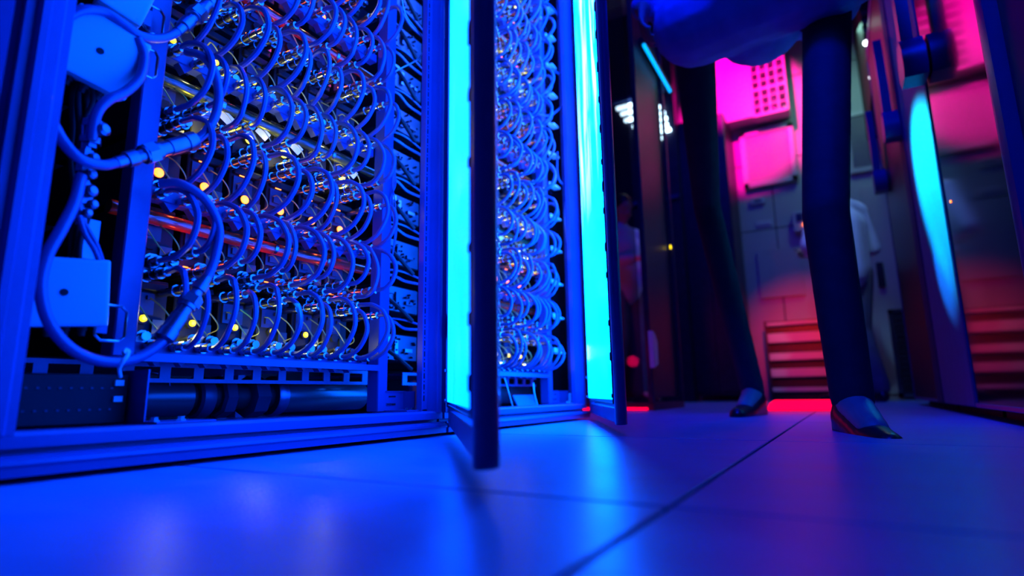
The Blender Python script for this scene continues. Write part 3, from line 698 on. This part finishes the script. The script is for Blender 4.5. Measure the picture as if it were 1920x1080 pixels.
# slatted unit standing by the wall, lit red
Y = 5.25; a, c = PY(1450, 745, Y), PY(1570, 745, Y)
t = thing('slatted_unit', 'low slatted metal unit lit red between the walking man\'s legs', 'slatted unit', ((a.x+c.x)/2, Y+.1, 0))
zt = PY(1500, 598, Y).z
b = B(); bx(b, (a.x-.02, Y+.06, 0), (c.x+.02, Y+.24, zt)); obj('unit_body', b, 'dark metal', t, False)
for k, (y0, y1) in enumerate(((601, 607), (622, 640), (660, 674), (690, 706), (726, 734))):
    z1, z0 = PY(1510, y0, Y).z, PY(1510, y1, Y).z
    b = B(); bx(b, (a.x, Y, z0), (c.x, Y+.03, z1)); bevel(b, .004, 1); obj('slat', b, 'wall metal', t)
for x in (a.x-.02, c.x):
    b = B(); bx(b, (x, Y+.0, 0), (x+.02, Y+.06, zt)); obj('side_frame', b, 'dark metal', t, False)
# pale leaning board on the wall above the slats
r = wallrect(1428, 462, 1500, 560); b = B(); bx(b, (r[0], YW-.02, r[2]), (r[1], YW-.002, r[3])); tag(obj('wall_board', b, 'wall paint', smooth=False, loc=((r[0]+r[1])/2, YW, r[2])), 'pale board on the wall above the slatted unit', 'board')
# red patch of light on the floor, put in as a glowing bar
p, q = PZ(1438, 771, 0), PZ(1584, 771, 0); 
t = thing('red_glow_bar', 'long glowing red lamp bar lying on the floor between the man\'s feet', 'glow bar', ((p.x+q.x)/2, p.y+.05, 0))
zt = PY(1510, 750, p.y+.05).z
b = B(); prism(b, [(p.x, .003), (q.x, .003), (q.x-.012, zt-.012), (q.x-.03, zt), (p.x+.03, zt), (p.x+.012, zt-.012)], 'y', p.y, p.y+.09); obj('lens', b, 'red glow', t)
b = B(); bx(b, (p.x+.005, p.y+.004, 0), (q.x-.005, p.y+.086, .004)); obj('base', b, 'dark metal', t, False)
# red light at the foot of the glass cabinet, added as a glowing strip
p = PZ(1186, 769); q = PZ(1246, 769)
t = thing('red_glow_strip', 'thin glowing red strip standing in for red light before the glass cabinet', 'light strip', ((p.x+q.x)/2, 2.56, 0))
b = B(); bx(b, (-1.18, 2.55, .002), (-.79, 2.575, .014)); obj('lens', b, 'red glow', t, False)
b = B(); bx(b, (-1.185, 2.545, 0), (-.785, 2.58, .004)); obj('base', b, 'dark metal', t, False)
# grey-green side of the far wall: vents, door, lit frame
X0, X1 = PY(1588, 260, YW).x, PY(1705, 260, YW).x
for nm, (yy0, yy1, lab) in {'upper': (205, 312, 'wide louvred vent high on the grey wall at the right')}.items():
    z0, z1 = PY(1640, yy1+8, YW).z, PY(1640, yy0, YW).z
    t = thing('louvred_vent', lab, 'vent', ((X0+X1)/2, YW, z0))
    b = B(); bx(b, (X0, YW-.04, z0), (X1, YW-.003, z0+.035)); bx(b, (X0, YW-.04, z1-.035), (X1, YW-.003, z1)); bx(b, (X0-.01, YW-.03, z0), (X0+.02, YW-.003, z1)); bx(b, (X1-.02, YW-.03, z0), (X1+.01, YW-.003, z1)); obj('vent_frame', b, 'wall metal', t)
    b = B(); n = 24
    for k in range(n): z = z0+.04+(z1-z0-.08)*(k+.5)/n; bx(b, (X0, YW-.03, z-.006), (X1, YW-.006, z+.004), rot=Matrix.Rotation(.5, 3, 'X'))
    obj('louvres', b, 'wall metal', t, False)
x0, x1 = PY(1632, 500, YW).x, PY(1720, 500, YW).x
b = B(); bx(b, (x0, YW-.02, .04), (x1+.3, YW-.002, PY(1650, 345, YW).z)); bevel(b, .004, 1); d = struct('door_1', b, 'wall paint')
c = PY(1652, 515, YW)
b = B(); bx(b, (c.x-.03, YW-.045, c.z-.11), (c.x+.02, YW-.02, c.z+.10)); bevel(b, .006, 1)
obj('door_handle', b, 'dark metal', d)
Yb = 5.35; a, c = PY(1664, 580, Yb), PY(1715, 742, Yb); zt = PY(1675, 580, Yb).z
t = thing('framed_grille', 'dark grille with a bright metal frame on the floor at the far right', 'grille', (a.x+.15, Yb, 0))
b = B(); bx(b, (a.x, Yb, .02), (a.x+.03, Yb+.04, zt)); bx(b, (a.x, Yb, zt-.03), (a.x+.4, Yb+.04, zt)); bx(b, (a.x, Yb, .02), (a.x+.4, Yb+.04, .05)); obj('grille_frame', b, 'steel', t, False)
b = B(); bx(b, (a.x+.03, Yb+.015, .0), (a.x+.4, Yb+.2, zt-.03)); obj('grille_box', b, 'dark metal', t, False)
b = B()
for k in range(14): z = .06+(zt-.1)*k/14; bx(b, (a.x+.032, Yb+.004, z), (a.x+.4, Yb+.012, z+.012))
obj('grille_bars', b, 'dark metal', t, False)
# equipment rack up on the right with white lamps
Ye = 4.6; a, c = PY(1622, 90, Ye), PY(1672, 90, Ye); zb, zt = PY(1640, 172, Ye).z, PY(1640, 15, Ye).z
t = thing('equipment_rack', 'black equipment rack high at the right with small white lamps', 'equipment rack', ((a.x+c.x)/2, Ye+.2, zb))
b = B(); bx(b, (a.x, Ye, zb), (c.x+.3, YW-.06, CZ-.01)); obj('rack_body', b, 'black plastic', t, False)
b = B()
for k in range(9): z = zb+.03+(zt-zb)*k/9; bx(b, (a.x, Ye-.02, z), (c.x+.3, Ye, z+.035))
obj('unit_fronts', b, 'dark metal', t, False)
for x, y, w in ((1624, 81, .010), (1640, 61, .007), (1654, 90, .012), (1653, 107, .012), (1648, 127, .012), (1643, 143, .024), (1662, 160, .012), (1636, 57, .006)):
    p = PY(x, y, Ye-.03); b = B(); lathe(b, p, (0, -1, 0), [(0, w*1.9), (.006, w*1.9), (.01, w)], 10); obj('lamp', b, 'white led', t)
# ------------------------------------------------------------------ right row
XR = .30; ZB = .028
def handle(y, zb, label=None, parent=None, s=1.0):
    """long tapering lever over a wide block"""
    b = B()
    prism(b, [(y-.016*s, zb+.075*s), (y+.026*s, zb+.075*s), (y+.030*s, zb+.19*s), (y+.022*s, zb+.30*s), (y+.006*s, zb+.39*s), (y-.008*s, zb+.30*s), (y-.020*s, zb+.19*s)], 'x', XR-.054, XR-.022); bevel(b, .004, 2)
    g = obj('door_handle', b, 'frame paint', parent)
    b = B()
    prism(b, [(y-.034*s, zb), (y+.034*s, zb+.004), (y+.050*s, zb+.03*s), (y+.046*s, zb+.065*s), (y+.018*s, zb+.10*s), (y-.018*s, zb+.10*s), (y-.044*s, zb+.065*s), (y-.046*s, zb+.02*s)], 'x', XR-.060, XR); bevel(b, .004, 2)
    obj('handle_base', b, 'frame paint', g)
def rcab(y0, y1, kind, label):
    t = thing('closed_cabinet', label, 'server cabinet', (XR+.5, (y0+y1)/2, 0), 'closed cabinets in the right row')
    b = B(); bx(b, (XR+.022, y0+.004, ZB), (XR+1.0, y1-.004, 2.05)); obj('cabinet_body', b, 'dark metal', t, False)
    b = B(); bx(b, (XR+.06, y0+.02, 0), (XR+.9, y1-.02, ZB)); obj('plinth', b, 'black plastic', t, False)
    if kind == 'glass':
        b = B(); w = .012
        bx(b, (XR, y0+.004, ZB), (XR+.022, y0+w, 2.05)); bx(b, (XR, y1-w, ZB), (XR+.022, y1-.004, 2.05)); bx(b, (XR, y0+.004, ZB), (XR+.022, y1-.004, ZB+.012)); bx(b, (XR, y0+.004, 2.0), (XR+.022, y1-.004, 2.05)); bevel(b, .002, 1); obj('door_frame', b, 'frame paint', t)
        b = B(); bx(b, (XR+.004, y0+w, ZB+.012), (XR+.018, y1-w, 2.0)); obj('door_glass', b, 'black glass' if y0 < 2 else 'matt black glass', t, False)
    else:
        b = B(); bx(b, (XR, y0+.004, ZB), (XR+.022, y1-.035, 2.05)); bevel(b, .003, 1); obj('steel_door', b, 'door steel', t)
        b = B(); bx(b, (XR-.004, y1-.16, ZB), (XR+.022, y1-.006, 2.05)); bevel(b, .006, 2); obj('door_stile', b, 'dark blue paint', t)
    return t
YR = [.47, 1.27, 2.04, 2.80, 3.75]
t0 = rcab(YR[0]-.5, YR[1]-.06, 'steel', 'closed cabinet at the right picture edge with a pale post')
b = B(); prism(b, [(XR-.02, YR[1]-.001), (XR-.004, YR[1]-.001), (XR+.1, YR[1]-.001), (XR+.1, YR[1]-.058), (XR-.004, YR[1]-.058), (XR-.02, YR[1]-.05), (XR-.024, YR[1]-.03)], 'z', ZB, 2.05); obj('corner_post', b, 'frame paint', t0)
t1 = rcab(YR[1], YR[2], 'glass', 'closed cabinet with the nearest glossy black glass door at the right')
handle(YR[2]-.075, .985, None, t1, 1.3)
b = B(); p = PX(1782, 378, XR+.003); lathe(b, (XR+.004, p.y, p.z), (-1, 0, 0), [(0, .004), (.002, .004)], 8); obj('status_lamp', b, 'orange led', t1)
t2 = rcab(YR[2], YR[3], 'steel', 'closed cabinet with a grey steel door catching cyan light')
handle(YR[3]-.08, 1.10, None, t2, 1.2)
t3 = rcab(YR[3], YR[4], 'glass', 'closed cabinet with a black glass door furthest down the right row')
handle(YR[4]-.16, 1.14, None, t3, 1.25)
# ------------------------------------------------------------------ people
def capsule(bm, a, b_, ra, rb, n=12):
    a, b_ = Vector(a), Vector(b_); d = b_-a; L = d.length
    if L < 1e-6: return
    prof = [(-ra*.98, ra*.12)]+[(-ra*math.cos(t), ra*math.sin(t)) for t in (.35, .75, 1.15, PI/2)]+[(L+rb*math.sin(t), rb*math.cos(t)) for t in (0, .4, .8, 1.2)]+[(L+rb*.98, rb*.12)]
    lathe(bm, a, d, prof, n)
def ell(bm, c, r, q=None):
    res = bmesh.ops.create_icosphere(bm, subdivisions=3, radius=1)
    for v in res['verts']:
        p = Vector((v.co.x*r[0], v.co.y*r[1], v.co.z*r[2])); v.co = (q @ p if q else p)+Vector(c)
def fuse(name, bm, m, parent, vox, smooth=4):
    o = obj(name, bm, m, parent)
    md = o.modifiers.new('r', 'REMESH'); md.mode = 'VOXEL'; md.voxel_size = vox; md.use_smooth_shade = True
    s = o.modifiers.new('s', 'SMOOTH'); s.factor = .5; s.iterations = smooth
    dg = bpy.context.evaluated_depsgraph_get(); me = bpy.data.meshes.new_from_object(o.evaluated_get(dg))
    for p in me.polygons: p.use_smooth = True
    o.modifiers.clear(); o.data = me
    return o
def hand(bm, w, fdir, palm, s=1.0, curl=.6):
    """w wrist, fdir direction of the fingers, palm normal; five separate bent fingers"""
    f = Vector(fdir).normalized(); pn = Vector(palm).normalized(); pn = (pn-f*pn.dot(f)).normalized(); side = f.cross(pn)
    w = Vector(w)
    for k in range(4):
        off = side*((k-1.5)*.019*s); capsule(bm, w+off*.6, w+f*.085*s+off, .013*s, .0105*s, 8)
    for k, L in enumerate((.072, .080, .075, .058)):
        base = w+f*.088*s+side*((k-1.5)*.0205*s); d = f; p = base; r = .0085*s
        for j, part_ in enumerate((.45, .32, .23)):
            d = (Matrix.Rotation(curl*(.35, .6, .6)[j], 3, side) @ d); d2 = (d if (d-f).dot(pn) >= -1e-6 else (2*f*d.dot(f)-d)) if j == 0 else d
            q = p+d*L*part_*s; capsule(bm, p, q, r, r*.9, 8); p = q; r *= .92
    base = w+f*.025*s+side*(-.032*s); d = (f*.6-side*.7+pn*.3).normalized(); q = base+d*.04*s; capsule(bm, w+f*.01*s-side*.012*s, base, .013*s, .012*s, 8); capsule(bm, base, q, .0115*s, .010*s, 8); capsule(bm, q, q+(f*.9-side*.2+pn*.3).normalized()*.03*s, .0095*s, .0085*s, 8)
def person(label, loc, yaw, j, mats, lean=0, hair='short', S=1.0, group=None):
    """joints in a local frame: +x is the person's right... facing +y; yaw turns it in the room"""
    R = Matrix.Rotation(yaw, 3, 'Z'); L0 = Vector(loc)
    T = lambda p: L0+R @ (Vector(p)*S)
    t = thing('person', label, 'person', loc, group)
    hipc, chest, neck, head = j['pelvis'], j['chest'], j['neck'], j['head']
    b = B()
    hc = Vector(head)
    q = R @ Matrix.Rotation(j.get('nod', 0), 3, 'X')
    def hp(p): return T(hc)+q @ (Vector(p)*S)
    ell(b, hp((0, -.008, .03)), (.075*S, .095*S, .098*S), q); ell(b, hp((0, .022, -.035)), (.058*S, .068*S, .075*S), q)
    ell(b, hp((0, .088, -.012)), (.012*S, .022*S, .022*S), q); ell(b, hp((0, .098, -.024)), (.016*S, .012*S, .010*S), q)   # nose
    for s in (-1, 1):
        ell(b, hp((s*.030, .074, .012)), (.015*S, .012*S, .010*S), q); ell(b, hp((s*.031, .072, .032)), (.022*S, .016*S, .008*S), q); ell(b, hp((s*.078, -.005, -.008)), (.010*S, .020*S, .032*S), q); ell(b, hp((s*.040, .052, -.025)), (.024*S, .026*S, .024*S), q)
    ell(b, hp((0, .082, -.056)), (.024*S, .010*S, .007*S), q); ell(b, hp((0, .080, -.066)), (.020*S, .010*S, .007*S), q); ell(b, hp((0, .070, -.092)), (.022*S, .020*S, .016*S), q)
    capsule(b, T(neck), hp((0, -.012, -.05)), .056*S, .052*S)
    def limb(bb, pts, rs): 
        for a, c, ra, rc in zip(pts[:-1], pts[1:], rs[:-1], rs[1:]): capsule(bb, T(a), T(c), ra*S, rc*S)
    sh = [Vector(chest)+Vector((s*.165, 0, .12)) for s in (-1, 1)]; hip = [Vector(hipc)+Vector((s*j.get('hw', .085), 0, -.03)) for s in (-1, 1)]
    capsule(b, T(hipc), T(chest), .115*S, .13*S); capsule(b, T(chest), T(neck), .12*S, .06*S)
    for s in (0, 1): limb(b, [sh[1-s]*0+Vector(neck)-Vector((0, 0, .04)), sh[s]], [.06, .058])
    for s, k in ((0, 'l'), (1, 'r')):
        limb(b, [sh[s], j['elb'+k], j['wri'+k]], [.052, .040, .027]); limb(b, [hip[s], j['knee'+k], j['ank'+k]], [.085*j.get('tw', 1), .056*j.get('tw', 1), .036])
        hand(b, T(j['wri'+k]), R @ Vector(j['hd'+k]), R @ Vector(j['hp'+k]), S, j.get('curl', .6))
        a = Vector(j['ank'+k]); td = Vector(j.get('toe'+k, (0, 1, 0))).normalized()
        limb(b, [a, a+td*.11-Vector((0, 0, .04))], [.038, .028])
    fuse('body', b, mats['skin'], t, .0075, 2)
    # clothes
    b = B()
    capsule(b, T(Vector(hipc)+Vector((0, 0, -.03))), T(chest), .138*S, .150*S, 16); capsule(b, T(chest), T(Vector(chest)+Vector((0, 0, .12))), .150*S, .105*S, 16)
    if j.get('hem'): capsule(b, T(Vector(hipc)+Vector((-.20, .17, -.03))), T(Vector(hipc)+Vector((.18, .05, -.03))), j['hem'], j['hem'], 16); capsule(b, T(Vector(hipc)+Vector((-.08, .14, -.02))), T(Vector(hipc)+Vector((.08, .09, -.02))), j['hem'], j['hem'], 16)
    for s in (-1, 1): capsule(b, T(Vector(hipc)+Vector((s*j.get('bw', .05), 0, -.01))), T(Vector(chest)+Vector((s*.07, 0, 0))), .12*S, .125*S, 14)
    capsule(b, T(Vector(neck)-Vector((0, 0, .05))), T(Vector(neck)+Vector((0, 0, .0))), .075*S, .064*S)
    for s, k in ((0, 'l'), (1, 'r')):
        e, wv = Vector(j['elb'+k]), Vector(j['wri'+k])
        limb(b, [Vector(neck)-Vector((0, 0, .06)), sh[s]], [.085, .076]); limb(b, [sh[s], e, e+(wv-e)*j.get('cuff', .86)], [.074, .058, .046])
    fuse('shirt', b, mats['shirt'], t, .010, 3)
    b = B(); tr = j.get('tw', 1.0)
    capsule(b, T(Vector(hipc)+Vector((-.055-(j.get('hw', .085)-.085), 0, .0))), T(Vector(hipc)+Vector((.055+(j.get('hw', .085)-.085), 0, .0))), .11*S, .11*S, 16)
    for s, k in ((0, 'l'), (1, 'r')):
        a = Vector(j['ank'+k]); kn = Vector(j['knee'+k]); mid = (kn*.62+a*.38)
        limb(b, [hip[s], kn, mid, a+Vector((0, 0, .015))], [.108*tr, .078*tr, .074*tr, .066*tr])
    fuse('trousers', b, mats['trousers'], t, .010, 3)
    for s, k in ((0, 'l'), (1, 'r')):
        a = Vector(j['ank'+k]); td = Vector(j.get('toe'+k, (0, 1, 0))).normalized(); b = B()
        heel = a-td*.035-Vector((0, 0, .052)); ball = a+td*.115-Vector((0, 0, .058)); tip = a+td*.185-Vector((0, 0, .062))
        limb(b, [a-Vector((0, 0, .01)), heel], [.042, .036]); limb(b, [heel, ball, tip], [.036, .036, .028]); limb(b, [a-Vector((0, 0, .02)), ball], [.044, .034])
        fuse('shoe', b, 'shoe leather', t, .007, 3)
    b = B()
    ell(b, hp((0, -.018, .045)), (.083*S, .098*S, .096*S), q)
    if hair == 'long': ell(b, hp((0, -.055, -.04)), (.075*S, .055*S, .13*S), q); ell(b, hp((.05, -.02, -.02)), (.035*S, .045*S, .10*S), q); ell(b, hp((-.05, -.02, -.02)), (.035*S, .045*S, .10*S), q)
    else: ell(b, hp((0, -.045, .0)), (.074*S, .062*S, .075*S), q)
    for v in b.verts[:]:
        pass
    fuse('hair', b, 'hair', t, .009, 2)
    return t
# walking man: feet where the photo shows them
fl, fr = PZ(1415, 778, 0), PZ(1605, 808, 0)
def local(p, loc, yaw): return Matrix.Rotation(-yaw, 3, 'Z') @ (Vector(p)-Vector(loc))
loc = Vector(((fl.x+fr.x)/2, (fl.y+fr.y)/2, 0)); yw = PI+.15
def at(x, y, Y, yaw=yw, l=loc):
    return local(PY(x, y, Y), l, yaw)
Yl, Yr_ = fl.y, fr.y; Ym = (Yl+Yr_)/2
hc = at(1418, 20, Ym)
# facing the camera: his right leg is the nearer one (picture left is his right side)
jl = dict(pelvis=(hc.x, hc.y, hc.z), chest=(hc.x, hc.y+.02, hc.z+.36), neck=(hc.x, hc.y+.02, hc.z+.56), head=(hc.x, hc.y+.05, hc.z+.70),
          kneer=at(1325, 385, Yl-.06), ankr=at(1412, 742, Yl), kneel=at(1548, 400, Yr_+.04), ankl=at(1600, 765, Yr_),
          elbr=(hc.x+.30, hc.y-.06, hc.z+.20), wrir=(hc.x+.33, hc.y+.10, hc.z+.03), elbl=(hc.x-.30, hc.y-.03, hc.z+.20), wril=(hc.x-.30, hc.y+.16, hc.z+.06),
          hdr=(0, .35, -1), hpr=(-1, 0, 0), hdl=(0, .35, -1), hpl=(1, 0, 0), toer=(.3, 1, 0), toel=(-.1, 1, 0), tw=.62, hw=.19, bw=.17, hem=.13)
person('person in dark trousers and blue shirt walking through the aisle, head above the picture', loc, yw, jl, dict(skin='skin', shirt='blue shirt', trousers='dark trousers'))
# man in a white shirt further off, arms folded
fy = 4.55; fc = PZ(1605, 748, 0); loc2 = Vector((PY(1610, 700, fy).x, fy, 0)); y2 = .75
def stand(S=1.0, fold=True, lean=.0):
    d = dict(pelvis=(0, 0, .93), chest=(0, .01+lean, 1.25), neck=(0, .0+lean, 1.46), head=(0, .03+lean, 1.60), kneel=(-.09, .03, .50), kneer=(.10, .05, .50), ankl=(-.10, 0, .085), ankr=(.13, -.03, .085), nod=-.35,
             toel=(-.3, 1, 0), toer=(.35, 1, 0))
    if fold: d.update(elbl=(-.27, .02, 1.10), elbr=(.27, .02, 1.10), wril=(-.05, .27, 1.10), wrir=(.04, .28, 1.13), hdl=(.7, .6, 0), hdr=(-.8, .5, 0), hpl=(0, -1, 0), hpr=(0, -1, 0), curl=.5, cuff=.8)
    return d
person('person in a white shirt and grey trousers standing far off, arms held before the chest', loc2, y2, stand(), dict(skin='skin', shirt='white shirt', trousers='grey trousers'), S=.98)
fy = 4.15; loc3 = Vector((PY(1178, 700, fy).x, fy, 0))
person('dark-haired person lit red behind the glass, forearms raised', loc3, -2.2, stand(), dict(skin='skin', shirt='white shirt', trousers='grey trousers'), hair='long', S=.93)
# tablet held by the far person
p = loc2+Matrix.Rotation(y2, 3, 'Z') @ Vector((0, .31, 1.10)); b = B(); bx(b, p-Vector((.10, .004, .07)), p+Vector((.10, .004, .07)), rot=Matrix.Rotation(y2, 3, 'Z') @ Matrix.Rotation(-.9, 3, 'X')); bevel(b, .003, 1)
tag(obj('clipboard', b, 'dark metal', loc=p, smooth=False), 'dark clipboard held by the person in the white shirt', 'clipboard')
# ------------------------------------------------------------------ room lights and added lights
BL = (.0, .045, 1)
light('AREA', 'overhead_light', (-.1, .1, 2.6), (0, .04, 1), 17, .9, tgt=(-.5, .4, 0), sy=.5)
light('AREA', 'overhead_light', (-.5, 2.6, 3.3), (.0, .008, 1), 42, 1.2, rot=(0, 0, 0), sy=.8)
light('SPOT', 'pink_spot', (-.6, 3.7, 3.5), (1, 0, .34), 850, .05, spot=.64, blend=.3, tgt=(-.60, YW, 2.72))
light('SPOT', 'red_spot', (-.3, 3.6, .95), (1, .015, .01), 120, .03, spot=.66, blend=1, tgt=(-.25, YW, .5))
light('AREA', 'green_white_lamp', (.35, 4.9, 2.9), (.35, .9, .75), 7, .4, tgt=(.3, YW, 1.2))
light('SPOT', 'added_door_spot', (-.5, 3.1, 1.5), (0, .55, 1), 900, .02, spot=.40, blend=.7, tgt=(XR, 2.22, .76))  # added spot throwing a cyan patch on the steel door
light('SPOT', 'added_door_spot', (-.5, 3.1, 1.2), (0, .25, 1), 420, .02, spot=.17, blend=.8, tgt=(XR, 2.24, .44))  # second added spot, for the lower patch on that door
light('POINT', 'red_passage_lamp', (-1.5, 3.5, .8), (1, .02, .04), 2.5, .05)
light('POINT', 'red_passage_lamp', (-1.0, 2.2, .25), (1, .0, .1), .5, .03)
light('SPOT', 'added_pale_spot', (.22, 3.3, 2.6), (.22, .5, 1), 60, .05, spot=.5, blend=.8, tgt=loc2+Vector((0, 0, 1.15)))  # added to brighten the person in the white shirt
light('AREA', 'overhead_light', (-.1, .5, 3.0), (0, .01, 1), 9, .5, tgt=(-.1, 1.6, 1.1), sy=.4, spread=1.0)  # extra light added to brighten the walker's blue shirt
